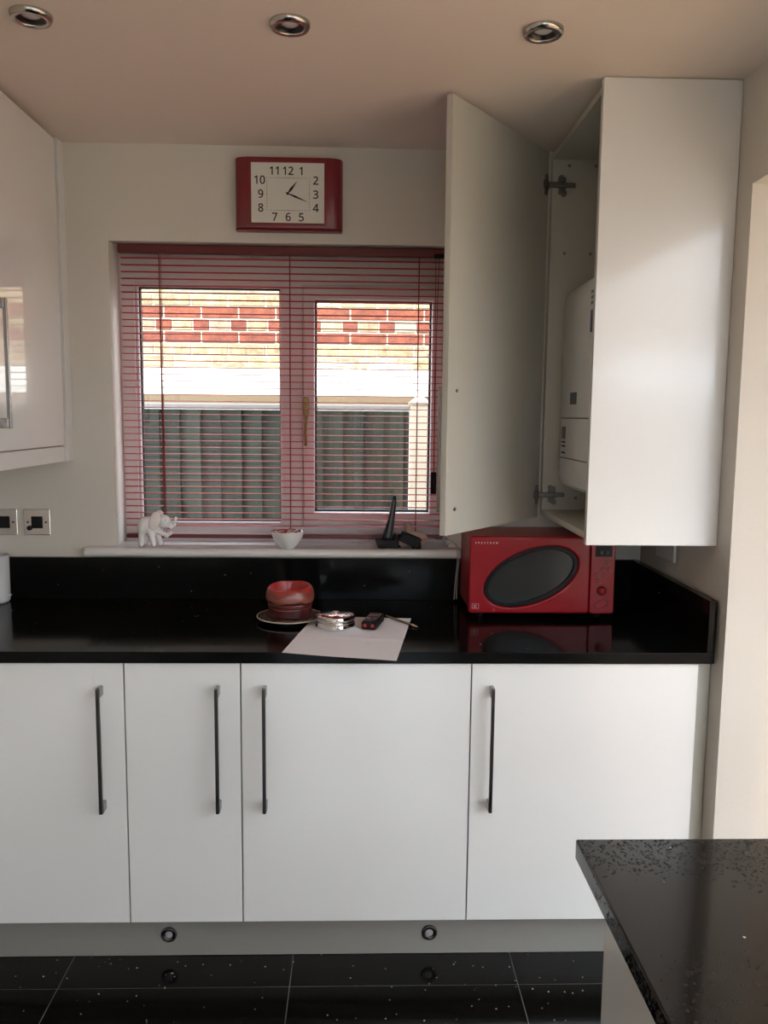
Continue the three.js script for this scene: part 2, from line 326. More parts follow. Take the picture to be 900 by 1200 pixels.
// ---------------------------------------------------------------- fitted furniture
function handle(parent, x, y0, y1, zDoor) {        // slim square bow handle on a door facing +z
  const zb = zDoor + 0.026;
  const bar = part(parent, 'handle', merge([box(x - 0.0045, x + 0.0045, y0, y1, zb, zb + 0.011, 0.002)]), M.darkSteel, 'slim steel bow handle with dark reflections put into the bar colour');  // bar darker than its feet: dark reflections are put into its colour
  for (const y of [y0 + 0.012, y1 - 0.012]) part(bar, 'foot', box(x - 0.0055, x + 0.0055, y - 0.013, y + 0.013, zDoor, zb + 0.004, 0.003), M.steel);
}
const ZF = 0.609;
for (const [x0, x1, hx, label] of [
  [-1.5, -0.9, -0.958, 'white base cabinet against the left wall, handle on its right edge'],
  [-0.9, -0.6, -0.658, 'narrow white base cabinet, half the width of its neighbours'],
  [-0.6, 0.0, -0.537, 'wide white base cabinet under the sheet of paper'],
  [0.0, 0.6, 0.053, 'wide white base cabinet below the red microwave, beside the side opening'],
]) {
  const c = thing('base_cabinet', label, 'cabinet', [(x0 + x1) / 2, 0.15, 0.3], 'base cabinets under the black worktop');
  const t = 0.018;
  part(c, 'carcase', merge([plain(x0, x0 + t, 0.15, 0.869, 0.03, ZF - 0.022), plain(x1 - t, x1, 0.15, 0.869, 0.03, ZF - 0.022), plain(x0 + t, x1 - t, 0.15, 0.168, 0.03, ZF - 0.022), plain(x0 + t, x1 - t, 0.851, 0.869, 0.03, ZF - 0.022), plain(x0 + t, x1 - t, 0.168, 0.851, 0.03, 0.04)]), M.carcase);
  const d = part(c, 'door', box(x0 + 0.0018, x1 - 0.0018, 0.152, 0.866, ZF - 0.020, ZF, 0.0015), M.gloss);
  handle(d, hx, 0.474, 0.808, ZF);
  if (x1 === 0.6) part(c, 'filler_panel', box(0.601, XR - 0.002, 0.0, 0.868, 0.53, ZF - 0.024, 0.001), M.carcase);
  if (x0 === -1.5) part(c, 'filler_panel', box(XL + 0.001, -1.501, 0.15, 0.868, 0.53, ZF - 0.024, 0.001), M.carcase);
}
{
  const p = thing('plinth', 'white plinth board, shade put into its colour, along the foot of the base cabinets', 'plinth', [-0.48, 0, 0.52]);
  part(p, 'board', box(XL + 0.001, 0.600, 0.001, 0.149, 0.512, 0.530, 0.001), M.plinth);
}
for (const [x, lab] of [[-0.818, 'small round plinth light below the narrow base cabinet'], [-0.091, 'small round plinth light below the wide cabinet with the paper above']]) {
  const l = thing('plinth_light', lab, 'light', [x, 0.064, 0.53], 'round lights in the plinth');
  const bez = lathe([[0.010, 0.001], [0.012, 0.004], [0.019, 0.006], [0.022, 0.003], [0.0225, 0]], 0, 0, 0, 28); bez.rotateX(Math.PI / 2); bez.translate(x, 0.064, 0.5302);
  part(l, 'bezel', bez, M.darkSteel);
  const lens = lathe([[0, 0.003], [0.006, 0.0028], [0.0115, 0.001]], 0, 0, 0, 20); lens.rotateX(Math.PI / 2); lens.translate(x, 0.064, 0.5304);
  part(l, 'lens', lens, std(C(0.35, 0.34, 0.33), 0.2));
}
{
  const w = thing('worktop', 'polished black stone worktop under the window with upstands', 'worktop', [-0.46, 0.87, 0.31]);
  part(w, 'slab', box(XL + 0.001, 0.634, 0.870, 0.900, 0.001, 0.6216, 0.002), M.stone);
  part(w, 'upstand', box(XL + 0.001, 0.612, 0.9003, 1.0375, 0.001, 0.020, 0.0015), M.stone);
  part(w, 'upstand', box(0.6125, 0.634, 0.9003, 1.0375, 0.001, 0.6216, 0.0015), M.stone);
}
// left wall cabinet (front faces +x)
{
  const X = -1.22, y0 = 1.402, y1 = 2.325, z0 = 0.052, z1 = 0.652;
  const c = thing('wall_cabinet', 'glossy white wall cabinet beside the window with pelmet and steel handle', 'cabinet', [XL + 0.17, 1.352, 0.35]);
  part(c, 'carcase', merge([plain(XL + 0.001, X - 0.022, y0, y0 + 0.018, z0, z1), plain(XL + 0.001, X - 0.022, y1 - 0.018, y1, z0, z1), plain(XL + 0.001, X - 0.022, y0 + 0.018, y1 - 0.018, z0, z0 + 0.018), plain(XL + 0.001, X - 0.022, y0 + 0.018, y1 - 0.018, z1 - 0.018, z1), plain(XL + 0.001, XL + 0.01, y0 + 0.018, y1 - 0.018, z0 + 0.018, z1 - 0.018)]), M.carcase);
  const d = part(c, 'door', box(X - 0.020, X, y0 + 0.002, y1 - 0.002, z0 + 0.022, z1 - 0.002, 0.0015), M.glossSharp);
  const hz = 0.545, hb = part(d, 'handle', box(X + 0.026, X + 0.037, 1.464, 1.790, hz - 0.0045, hz + 0.0045, 0.002), M.steel, 'slim steel bow handle');
  for (const y of [1.477, 1.777]) part(hb, 'foot', box(X, X + 0.030, y - 0.013, y + 0.013, hz - 0.0055, hz + 0.0055, 0.003), M.steel);
  part(c, 'pelmet', box(X - 0.030, X - 0.010, 1.352, 1.400, z0 + 0.001, z1, 0.0015), M.gloss);
  part(c, 'filler_panel', box(X - 0.018, X + 0.001, 1.352, HC - 0.002, 0.001, 0.050, 0.001), M.gloss);
}
// boiler cabinet on the right wall (opening faces -x), its door swung open
{
  const X = 0.300, y0 = 1.188, y1 = 2.322;
  const c = thing('boiler_cabinet', 'tall white wall cabinet with open door housing the boiler', 'cabinet', [0.47, 1.175, 0.29]);
  part(c, 'end_panel', box(X - 0.004, XR - 0.001, 1.175, HC - 0.002, 0.557, 0.577, 0.0015), M.gloss);
  part(c, 'carcase', merge([plain(X, XR - 0.001, y0, y0 + 0.018, 0.001, 0.5565), plain(X, XR - 0.001, y1 - 0.018, y1, 0.001, 0.5565), plain(X, XR - 0.001, y0 + 0.018, y1 - 0.018, 0.001, 0.030), plain(XR - 0.012, XR - 0.001, y0 + 0.018, y1 - 0.018, 0.030, 0.5565)]), M.carcase);
  part(c, 'cornice', plain(X + 0.01, X + 0.03, y1 + 0.0005, HC - 0.001, 0.001, 0.5565), M.carcase);
  for (const [x, y] of [[0.352, 2.286], [0.436, 2.286], [0.345, 2.02], [0.428, 2.02], [0.41, 1.245]]) part(c, 'screw_cap', cyl(V(x, y, 0.0295), V(x, y, 0.0325), 0.0055, 0.005, 14), M.hinge);
  // door: hinge line at (0.296, 0.026), turned 41 degrees
  const HX = 0.290, HZ = 0.026, L = 0.572, a = Math.atan2(-0.350, 0.448);
  const place = (g) => { g.rotateY(a); g.translate(HX, 0, HZ); return g; };      // local: z along the door, x = 0 inner face
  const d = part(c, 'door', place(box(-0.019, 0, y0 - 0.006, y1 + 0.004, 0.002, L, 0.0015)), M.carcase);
  for (const y of [1.252, 1.575]) part(d, 'handle_screw', place(cyl(V(-0.001, y, L - 0.045), V(0.003, y, L - 0.045), 0.005, 0.0045, 14)), M.hinge);
  const dh = part(d, 'handle', place(box(-0.056, -0.045, 1.24, 1.587, L - 0.05, L - 0.04, 0.002)), M.steel);
  for (const y of [1.252, 1.575]) part(dh, 'foot', place(box(-0.049, -0.019, y - 0.012, y + 0.012, L - 0.051, L - 0.039, 0.002)), M.steel);
  for (const y of [2.224, 1.256]) {
    const h = part(c, 'hinge', merge([
      place(box(0, 0.004, y - 0.031, y + 0.031, 0.012, 0.030, 0.0015)), place(cyl(V(-0.002, y, 0.022), V(0.006, y, 0.022), 0.0175, 0.0165, 20)),
    ].map((g) => metric(g))), M.hinge, 'steel cabinet hinge');
    part(h, 'hinge_arm', merge([box(HX - 0.004, HX + 0.045, y - 0.008, y + 0.008, 0.038, 0.050, 0.003), box(HX + 0.022, HX + 0.080, y - 0.007, y + 0.007, 0.034, 0.046, 0.003)]), M.hinge);
    part(h, 'mounting_plate', merge([box(HX + 0.028, HX + 0.052, y - 0.026, y + 0.026, 0.0302, 0.036, 0.003), cyl(V(HX + 0.036, y + 0.022, 0.030), V(HX + 0.036, y + 0.022, 0.040), 0.009, 0.009, 14), cyl(V(HX + 0.046, y - 0.024, 0.030), V(HX + 0.046, y - 0.024, 0.040), 0.009, 0.009, 14)].map((g) => metric(g))), M.hinge);
  }
}
// boiler hanging inside, front facing -x
{
  const X = 0.338, b = thing('boiler', 'white wall-hung boiler inside the open cabinet', 'boiler', [0.48, 1.285, 0.28]);
  const q = (z0, z1, y0, y1) => box(X - 0.0015, X + 0.002, y0, y1, z0, z1, 0.0005, 1);
  const s = new THREE.Shape(); s.moveTo(X + 0.008, 1.30); s.lineTo(X, 1.325); s.lineTo(X, 1.84); s.bezierCurveTo(X, 1.885, X + 0.02, 1.905, X + 0.06, 1.912); s.lineTo(0.625, 1.912); s.lineTo(0.625, 1.285); s.lineTo(X + 0.03, 1.285); s.lineTo(X + 0.008, 1.30);
  part(b, 'casing', metric(toCreasedNormals(slab(s, 0.085, 0.47, 0.006), 0.6)), M.whitePlastic);
  part(b, 'display', q(0.20, 0.27, 1.545, 1.580), M.greyPlastic);
  part(b, 'seam', q(0.10, 0.46, 1.502, 1.506), M.greyPlastic);
  part(b, 'seam', q(0.10, 0.46, 1.380, 1.383), M.greyPlastic);
  part(b, 'label_plate', q(0.115, 0.155, 1.44, 1.478), M.greyPlastic);
  for (const y of [1.428, 1.416, 1.395]) part(b, 'label_line', q(0.115, 0.155, y, y + 0.005), M.black);
  part(b, 'badge', q(0.39, 0.43, 1.74, 1.80), std(C(0.05, 0.08, 0.2), 0.5));
  for (const y of [1.815, 1.83, 1.845]) part(b, 'badge', q(0.39, 0.43, y, y + 0.008), M.greyPlastic);
}

// ---------------------------------------------------------------- island in the foreground
{
  const i = thing('island', 'kitchen island with black speckled stone top and glossy pale sides', 'island', [0.33, 0, 2.1]);
  const n = 1024, dots = new Float32Array(n * n), cl = valueNoise(n, 7);
  for (let k = 0; k < 30000; k++) {
    const x = rnd() * n, y = rnd() * n, r = rr(0.8, 2.1), e = rr(0.6, 1.6);
    if (cl(x, y) < rr(0.25, 0.6)) continue;
    for (let b = Math.floor(y - 4); b <= y + 4; b++) for (let a = Math.floor(x - 4); a <= x + 4; a++) if (Math.hypot((a - x) * e, (b - y) / e) < r) dots[((b + n) % n) * n + ((a + n) % n)] = 1;
  }
  const rough = dataTex(n, (a, b) => { const v = dots[b * n + a] ? 235 : 22; return [v, v, v]; }, false);
  const stone = phys(C(1, 1, 1), 1.0, { map: M.stone.map, roughnessMap: rough });
  part(i, 'top', box(0.022, 0.632, 0.870, 0.900, 1.557, 2.62, 0.003), stone);
  part(i, 'side_panel', box(0.056, 0.076, 0.0, 0.869, 1.60, 2.58, 0.0015), M.glossSharp);
  part(i, 'back_panel', box(0.0765, 0.60, 0.0, 0.869, 1.60, 1.618, 0.0015), M.glossSharp);
  part(i, 'carcase', plain(0.0765, 0.60, 0.02, 0.869, 1.6185, 2.58), M.carcase);
}

// ---------------------------------------------------------------- venetian blind
{
  const x0 = -1.066, x1 = -0.016, zc = -0.040, b = thing('venetian_blind', 'dark red venetian blind hanging open in the window', 'blind', [(x0 + x1) / 2, 1.095, zc]);
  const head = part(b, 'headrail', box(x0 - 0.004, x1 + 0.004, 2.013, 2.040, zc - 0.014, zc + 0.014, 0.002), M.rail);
  part(head, 'cord_lock', box(-0.062, -0.028, 2.008, 2.022, zc + 0.0142, zc + 0.022, 0.002), M.black);
  // one slat: shallow crown across 25 mm
  const n = 5, sh = new THREE.Shape(), pts = [];
  for (let k = 0; k <= n; k++) { const t = k / n * 2 - 1; pts.push([t * 0.0125, 0.0020 * (1 - t * t)]); }
  sh.moveTo(...pts[0]); for (const p of pts.slice(1)) sh.lineTo(...p); for (const p of pts.slice().reverse()) sh.lineTo(p[0], p[1] - 0.0005);
  const slat = new THREE.ExtrudeGeometry(sh, { depth: x1 - x0, bevelEnabled: false }); slat.rotateY(Math.PI / 2); slat.translate(x0, 0, zc);
  const o = origin.get(b), N = 41;
  slat.translate(-o.x, 0, -o.z);
  for (let k = 0; k < N; k++) {
    const m = new THREE.Mesh(slat, M.blind); m.name = 'slat'; m.castShadow = m.receiveShadow = true;
    m.position.y = 1.999 - 0.02155 * k - o.y; m.rotation.z = rr(-0.0006, 0.0006); m.rotation.x = 0;
    b.add(m);
  }
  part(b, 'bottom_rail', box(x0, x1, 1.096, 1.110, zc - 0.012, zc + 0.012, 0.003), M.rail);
  for (const x of [-0.940, -0.525, -0.108]) for (const z of [zc - 0.0135, zc + 0.0135]) part(b, 'ladder_cord', cyl(V(x, 1.10, z), V(x, 2.013, z), 0.0011, 0.0011, 6), M.cord);
  part(b, 'tilt_wand', cyl(V(-0.934, 1.15, zc + 0.020), V(-0.938, 2.012, zc + 0.018), 0.0020, 0.0020, 8), M.cord);
  const pull = part(b, 'pull_cord', merge([tube([[-0.056, 2.01, zc + 0.019], [-0.0535, 1.66, zc + 0.020], [-0.052, 1.32, zc + 0.022]], 0.0012, 20, 6), tube([[-0.046, 2.01, zc + 0.019], [-0.051, 1.66, zc + 0.020], [-0.051, 1.32, zc + 0.022]], 0.0012, 20, 6)]), M.cord);
  part(pull, 'cord_weight', box(-0.0615, -0.0425, 1.250, 1.322, zc + 0.014, zc + 0.030, 0.003), M.black);
}

// ---------------------------------------------------------------- wall clock
{
  const cx = -0.521, cy = 2.182, W = 0.333, H = 0.217, T = 0.046;
  const k = thing('wall_clock', 'red rectangular wall clock with curved sides and white dial', 'clock', [cx, cy, 0.001]);
  // plan outline: flat middle, sides rolling back to the wall
  const s = new THREE.Shape(); s.moveTo(-W / 2, 0); s.lineTo(W / 2, 0); s.lineTo(W / 2, 0.012);
  s.bezierCurveTo(W / 2, 0.032, W / 2 - 0.012, T, W / 2 - 0.048, T); s.lineTo(-W / 2 + 0.048, T); s.bezierCurveTo(-W / 2 + 0.012, T, -W / 2, 0.032, -W / 2, 0.012); s.lineTo(-W / 2, 0);
  const strip = (y0, y1) => { const g = new THREE.ExtrudeGeometry(s, { depth: y1 - y0 - 0.006, bevelEnabled: true, bevelThickness: 0.003, bevelSize: 0.003, bevelOffset: -0.003, bevelSegments: 2, curveSegments: 14 }); g.rotateX(-Math.PI / 2); g.scale(1, 1, -1); const ix = g.index ? g.toNonIndexed() : g, p = ix.attributes.position; for (let i = 0; i < p.count; i += 3) { for (const at of ['position', 'normal']) { const A = ix.attributes[at], t = [A.getX(i + 1), A.getY(i + 1), A.getZ(i + 1)]; A.setXYZ(i + 1, A.getX(i + 2), A.getY(i + 2), A.getZ(i + 2)); A.setXYZ(i + 2, ...t); } } ix.translate(cx, y0 + 0.003, 0.001); return metric(toCreasedNormals(ix, 0.7)); };
  part(k, 'case', strip(cy - H / 2 + 0.006, cy + H / 2), M.clockRed);
  part(k, 'base_lip', box(cx - W / 2 + 0.001, cx + W / 2 - 0.001, cy - H / 2, cy - H / 2 + 0.0055, 0.002, 0.034, 0.002), M.clockRed);
  const dw = 0.2245, dh = 0.179, dx = cx - 0.002, dy = cy + 0.002, zf = 0.001 + T;
  part(k, 'dial_frame', ring(dx - dw / 2 - 0.006, dx + dw / 2 + 0.006, dy - dh / 2 - 0.006, dy + dh / 2 + 0.006, dx - dw / 2, dx + dw / 2, dy - dh / 2, dy + dh / 2, zf - 0.001, zf + 0.003, 0.001), M.clockRed);
  const cv = document.createElement('canvas'), cw = 1024, ch = 816; cv.width = cw; cv.height = ch;
  const c = cv.getContext('2d'); c.fillStyle = '#d8d5cc'; c.fillRect(0, 0, cw, ch); c.fillStyle = '#14110f'; c.textAlign = 'center'; c.textBaseline = 'middle'; c.font = '150px sans-serif';
  for (const [t, u, v] of [['12', 0.505, 0.135], ['11', 0.325, 0.135], ['1', 0.69, 0.135], ['10', 0.115, 0.29], ['2', 0.885, 0.29], ['9', 0.13, 0.52], ['3', 0.885, 0.52], ['8', 0.13, 0.75], ['4', 0.885, 0.745], ['7', 0.32, 0.90], ['6', 0.505, 0.90], ['5', 0.685, 0.90]]) { c.fillText(t, u * cw, v * ch); c.strokeStyle = '#14110f'; c.lineWidth = 5; c.strokeText(t, u * cw, v * ch); }
  const X0 = 0.215 * cw, X1 = 0.795 * cw, Y0 = 0.25 * ch, Y1 = 0.79 * ch, mx = (X0 + X1) / 2, my = (Y0 + Y1) / 2; c.strokeStyle = '#2a2522';
  for (let m = 0; m < 60; m++) {          // minute marks run round a rectangle
    const a = m / 60 * 2 * Math.PI, ux = Math.sin(a), uy = -Math.cos(a), f = Math.min((X1 - X0) / 2 / Math.max(Math.abs(ux), 1e-6), (Y1 - Y0) / 2 / Math.max(Math.abs(uy), 1e-6)), big = m % 15 === 0;
    c.lineWidth = big ? 14 : 8; const L = big ? 12 : 13; c.beginPath(); c.moveTo(mx + ux * (f - L / 2), my + uy * (f - L / 2)); c.lineTo(mx + ux * (f + L / 2), my + uy * (f + L / 2)); c.stroke();
  }
  const t = new THREE.CanvasTexture(cv); t.colorSpace = THREE.SRGBColorSpace;
  const dial = new THREE.BoxGeometry(dw, dh, 0.001); dial.translate(dx, dy, zf + 0.0003);
  part(k, 'dial', dial, std(C(1, 1, 1), 0.6, { map: t }), 'cream dial with black numerals');
  const hand = (deg, L, w, z, tail) => { const h = new THREE.Shape(); h.moveTo(-w * 0.25, -tail); h.lineTo(w * 0.25, -tail); h.lineTo(w * 0.22, 0.004); h.lineTo(w / 2, L * 0.35); h.lineTo(0, L); h.lineTo(-w / 2, L * 0.35); h.lineTo(-w * 0.22, 0.004); h.lineTo(-w * 0.25, -tail); const g = slab(h, 0, 0.0008); g.rotateZ(-deg * Math.PI / 180); g.translate(dx, dy - 0.002, z); return g; };
  part(k, 'hour_hand', hand(38, 0.048, 0.0075, zf + 0.002, 0.004), M.black);
  part(k, 'minute_hand', hand(112, 0.069, 0.0060, zf + 0.004, 0.006), M.black);
  part(k, 'centre_pin', cyl(V(dx, dy - 0.002, zf), V(dx, dy - 0.002, zf + 0.006), 0.0038, 0.0034, 16), M.black);
}

// ---------------------------------------------------------------- downlights
for (const [x, z, lab] of [[-0.992, 0.82, 'chrome ceiling downlight nearest the left wall cabinet'], [-0.450, 0.81, 'chrome ceiling downlight above the wall clock, middle of the row'], [0.095, 0.806, 'chrome ceiling downlight in front of the open boiler cabinet']]) {
  const d = thing('downlight', lab, 'light', [x, HC, z], 'recessed ceiling downlights');
  part(d, 'bezel', lathe([[0.029, -0.002], [0.029, -0.010], [0.032, -0.013], [0.040, -0.012], [0.0435, -0.006], [0.044, -0.0005]], x, HC, z, 40), std(C(0.50, 0.48, 0.45), 0.18, { metalness: 1 }));
  part(d, 'reflector', lathe([[0.029, -0.009], [0.025, -0.003], [0.018, -0.0015]], x, HC, z, 32), M.darkSteel);
  part(d, 'lamp_glass', lathe([[0, -0.007], [0.010, -0.0065], [0.018, -0.003], [0.020, -0.001]], x, HC, z, 24), phys(C(0.5, 0.5, 0.5), 0.12, { clearcoat: 1 }));
}

// ---------------------------------------------------------------- chrome outlet plates, white socket
for (const [x, lab, bump] of [[-1.448, 'chrome outlet plate partly behind the wall cabinet line, farther from the window', false], [-1.3425, 'chrome outlet plate with round black knob, closer to the window sill', true]]) {
  const s = thing('outlet_plate', lab, 'socket', [x, 1.151, 0], 'chrome outlet plates above the worktop');
  part(s, 'plate', box(x - 0.043, x + 0.043, 1.108, 1.194, 0.0005, 0.008, 0.003), M.chrome);
  part(s, 'insert', box(x - 0.018, x + 0.018, 1.131, 1.170, 0.0075, 0.0105, 0.0015), M.black);
  for (const q of [-0.029, 0.029]) part(s, 'screw', cyl(V(x + q, 1.151, 0.007), V(x + q, 1.151, 0.0095), 0.0038, 0.0034, 14), M.darkSteel);
  if (bump) part(s, 'knob', cyl(V(x - 0.024, 1.132, 0.007), V(x - 0.024, 1.132, 0.013), 0.0085, 0.008, 20), M.black);
}
{
  const s = thing('wall_socket', 'white double socket on the side wall under the boiler cabinet', 'socket', [XR, 1.12, 0.24]);
  part(s, 'plate', box(XR - 0.010, XR - 0.0005, 1.080, 1.166, 0.165, 0.311, 0.004), M.whitePlastic);
  for (const z of [0.20, 0.275]) part(s, 'rocker_switch', box(XR - 0.014, XR - 0.009, 1.140, 1.156, z - 0.008, z + 0.008, 0.002), M.whitePlastic);
}

// ---------------------------------------------------------------- microwave
{
  const x0 = 0.034, x1 = 0.474, y0 = 0.918, y1 = 1.152, zf = 0.272, zb = 0.026;
  const m = thing('microwave', 'red microwave oven with tilted oval window on the worktop', 'microwave', [(x0 + x1) / 2, 0.9, 0.15]);
  part(m, 'casing', box(x0 + 0.004, x1 - 0.004, y0 + 0.003, y1 - 0.003, zb, zf - 0.020, 0.006), M.mwRed);
  const ex = 0.221, ey = 1.030, ea = 0.149, eb = 0.081, et = 0.38;
  const ell = (P, a, b) => { const s = new P(); s.absellipse(ex, ey, a, b, 0, 2 * Math.PI, false, et); return s; };
  const ds = rectShape(x0, 0.3985, y0, y1, 0.010); ds.holes.push(ell(THREE.Path, ea, eb));
  const door = part(m, 'door', slab(ds, zf - 0.020, zf, 0.006, 4, 48), M.mwRed);
  const rim = ell(THREE.Shape, ea + 0.001, eb + 0.001); rim.holes.push(ell(THREE.Path, ea - 0.014, eb - 0.013));
  part(door, 'window_rim', slab(rim, zf - 0.019, zf - 0.008, 0.002, 2, 48), M.blackGloss);
  part(door, 'window_glass', slab(ell(THREE.Shape, ea - 0.013, eb - 0.012), zf - 0.019, zf - 0.012, 0, 1, 48), phys(C(0.016, 0.019, 0.020), 0.14, { specularIntensity: 0.7 }));
  const arc = (a, b, t0, t1, r, sx = 0, sy = 0) => { const pts = []; for (let k = 0; k <= 40; k++) { const t = t0 + (t1 - t0) * k / 40, c = Math.cos(t) * a, s = Math.sin(t) * b; pts.push(V(ex + sx + c * Math.cos(et) - s * Math.sin(et), ey + sy + c * Math.sin(et) + s * Math.cos(et), zf)); } return tube(pts, r, 60, 6); };
  part(door, 'trim_line', arc(ea + 0.010, eb + 0.010, 2.2, 5.2, 0.0007), M.mwRed);
  part(door, 'trim_line', arc(0.185, 0.098, 2.1, 3.6, 0.0006, 0.028, 0.012), M.mwRed);
  const font = await new FontLoader().loadAsync('fonts/droid/droid_sans_bold.typeface.json');
  const word = []; [...'SPECTRUM'].forEach((ch, q) => { const g = new TextGeometry(ch, { font, size: 0.0052, depth: 0.0004, curveSegments: 3 }); g.translate(x0 + 0.016 + q * 0.0088, y1 - 0.022, zf); word.push(metric(g)); });
  part(door, 'lettering', merge(word), std(C(0.6, 0.5, 0.48), 0.5));
  const lg = ring(x0 + 0.010, x0 + 0.031, y0 + 0.014, y0 + 0.030, x0 + 0.0115, x0 + 0.0295, y0 + 0.0155, y0 + 0.0285, zf - 0.0002, zf + 0.0005);
  part(door, 'emblem', merge([lg, plain(x0 + 0.015, x0 + 0.024, y0 + 0.017, y0 + 0.0205, zf - 0.0002, zf + 0.0005), plain(x0 + 0.015, x0 + 0.024, y0 + 0.0225, y0 + 0.026, zf - 0.0002, zf + 0.0005)]), std(C(0.45, 0.25, 0.25), 0.5));
  const cp = part(m, 'control_panel', slab(rectShape(0.400, x1, y0, y1, 0.009), zf - 0.020, zf - 0.001, 0.003, 3), M.mwRed);
  part(cp, 'display', box(0.412, 0.463, 1.092, 1.128, zf - 0.003, zf, 0.001), M.blackGloss);
  const digits = []; [['5', 0.428], ['2', 0.446]].forEach(([ch, x]) => { const g = new TextGeometry(ch, { font, size: 0.009, depth: 0.0003, curveSegments: 3 }); g.translate(x, 1.100, zf); digits.push(metric(g)); });
  part(cp, 'digits', merge(digits), std(C(0.12, 0.13, 0.13), 0.5));
  for (const [x, y] of [[0.4475, 1.074], [0.434, 1.055], [0.452, 1.054], [0.417, 1.037], [0.438, 1.036], [0.421, 1.018]]) {
    const g = new THREE.TorusGeometry(0.0062, 0.0007, 6, 22); g.scale(0.72, 1.1, 1); g.rotateZ(-0.7); g.translate(x, y, zf - 0.001);
    part(cp, 'button', g, M.darkSteel);
    part(cp, 'button_legend', plain(x + 0.006, x + 0.013, y - 0.0065, y - 0.0055, zf - 0.0012, zf - 0.0007), std(C(0.4, 0.15, 0.15), 0.6));
  }
  const kx = 0.435, ky = 0.989, kg = lathe([[0, 0.016], [0.006, 0.0155], [0.011, 0.012], [0.0135, 0.006], [0.014, 0]], 0, 0, 0, 32); kg.rotateX(Math.PI / 2); kg.translate(kx, ky, zf - 0.001);
  const knob = part(cp, 'knob', kg, M.mwRed, 'round glossy red dial');
  part(knob, 'knob_ring', new THREE.TorusGeometry(0.0165, 0.0011, 8, 36).translate(kx, ky, zf - 0.001), M.darkSteel);
  { const g = new THREE.TorusGeometry(0.013, 0.0007, 6, 30); g.scale(1.6, 0.9, 1); g.rotateZ(0.45); g.translate(kx, 0.946, zf - 0.001); part(cp, 'release_button', g, M.darkSteel); }
  for (const x of [x0 + 0.04, x1 - 0.04]) for (const z of [zb + 0.035, zf - 0.045]) part(m, 'foot', cyl(V(x, 0.9003, z), V(x, y0 + 0.005, z), 0.011, 0.013, 16), M.black);
}

// ---------------------------------------------------------------- figurine made from a distance field
function sdfMesh(fn, cx, cy, cz, half, res) {
  const mc = new MarchingCubes(res, new THREE.MeshBasicMaterial(), false, false, 80000); mc.isolation = 0; mc.reset();
  const h = res / 2;
  for (let z = 0; z < res; z++) for (let y = 0; y < res; y++) for (let x = 0; x < res; x++)
    mc.field[x + y * res + z * res * res] = -fn(cx + (x - h) / h * half, cy + (y - h) / h * half, cz + (z - h) / h * half) / half;
  mc.update();
  const n = mc.count, p = new Float32Array(n * 3), nn = new Float32Array(n * 3);
  const e = half * 0.01;
  for (let i = 0; i < n; i++) {
    const X = cx + mc.positionArray[3 * i] * half, Y = cy + mc.positionArray[3 * i + 1] * half, Z = cz + mc.positionArray[3 * i + 2] * half;
    p.set([X, Y, Z], 3 * i);
    const g = V(fn(X + e, Y, Z) - fn(X - e, Y, Z), fn(X, Y + e, Z) - fn(X, Y - e, Z), fn(X, Y, Z + e) - fn(X, Y, Z - e)).normalize();
    nn.set([g.x, g.y, g.z], 3 * i);
  }
  const g = new THREE.BufferGeometry(); g.setAttribute('position', new THREE.BufferAttribute(p, 3)); g.setAttribute('normal', new THREE.BufferAttribute(nn, 3)); g.setAttribute('uv', new THREE.BufferAttribute(new Float32Array(n * 2), 2));
  return g;
}
const smin = (a, b, k) => { const h = Math.max(0, k - Math.abs(a - b)) / k; return Math.min(a, b) - h * h * k / 4; };
const cap = (x, y, z, a, b, r0, r1) => { const d = [b[0] - a[0], b[1] - a[1], b[2] - a[2]], p = [x - a[0], y - a[1], z - a[2]], t = Math.min(1, Math.max(0, (p[0] * d[0] + p[1] * d[1] + p[2] * d[2]) / (d[0] * d[0] + d[1] * d[1] + d[2] * d[2]))); return Math.hypot(p[0] - d[0] * t, p[1] - d[1] * t, p[2] - d[2] * t) - r0 - (r1 - r0) * t; };
const elli = (x, y, z, c, r) => { const a = (x - c[0]) / r[0], b = (y - c[1]) / r[1], d = (z - c[2]) / r[2], k = Math.hypot(a, b, d); return (k - 1) * Math.min(...r); };
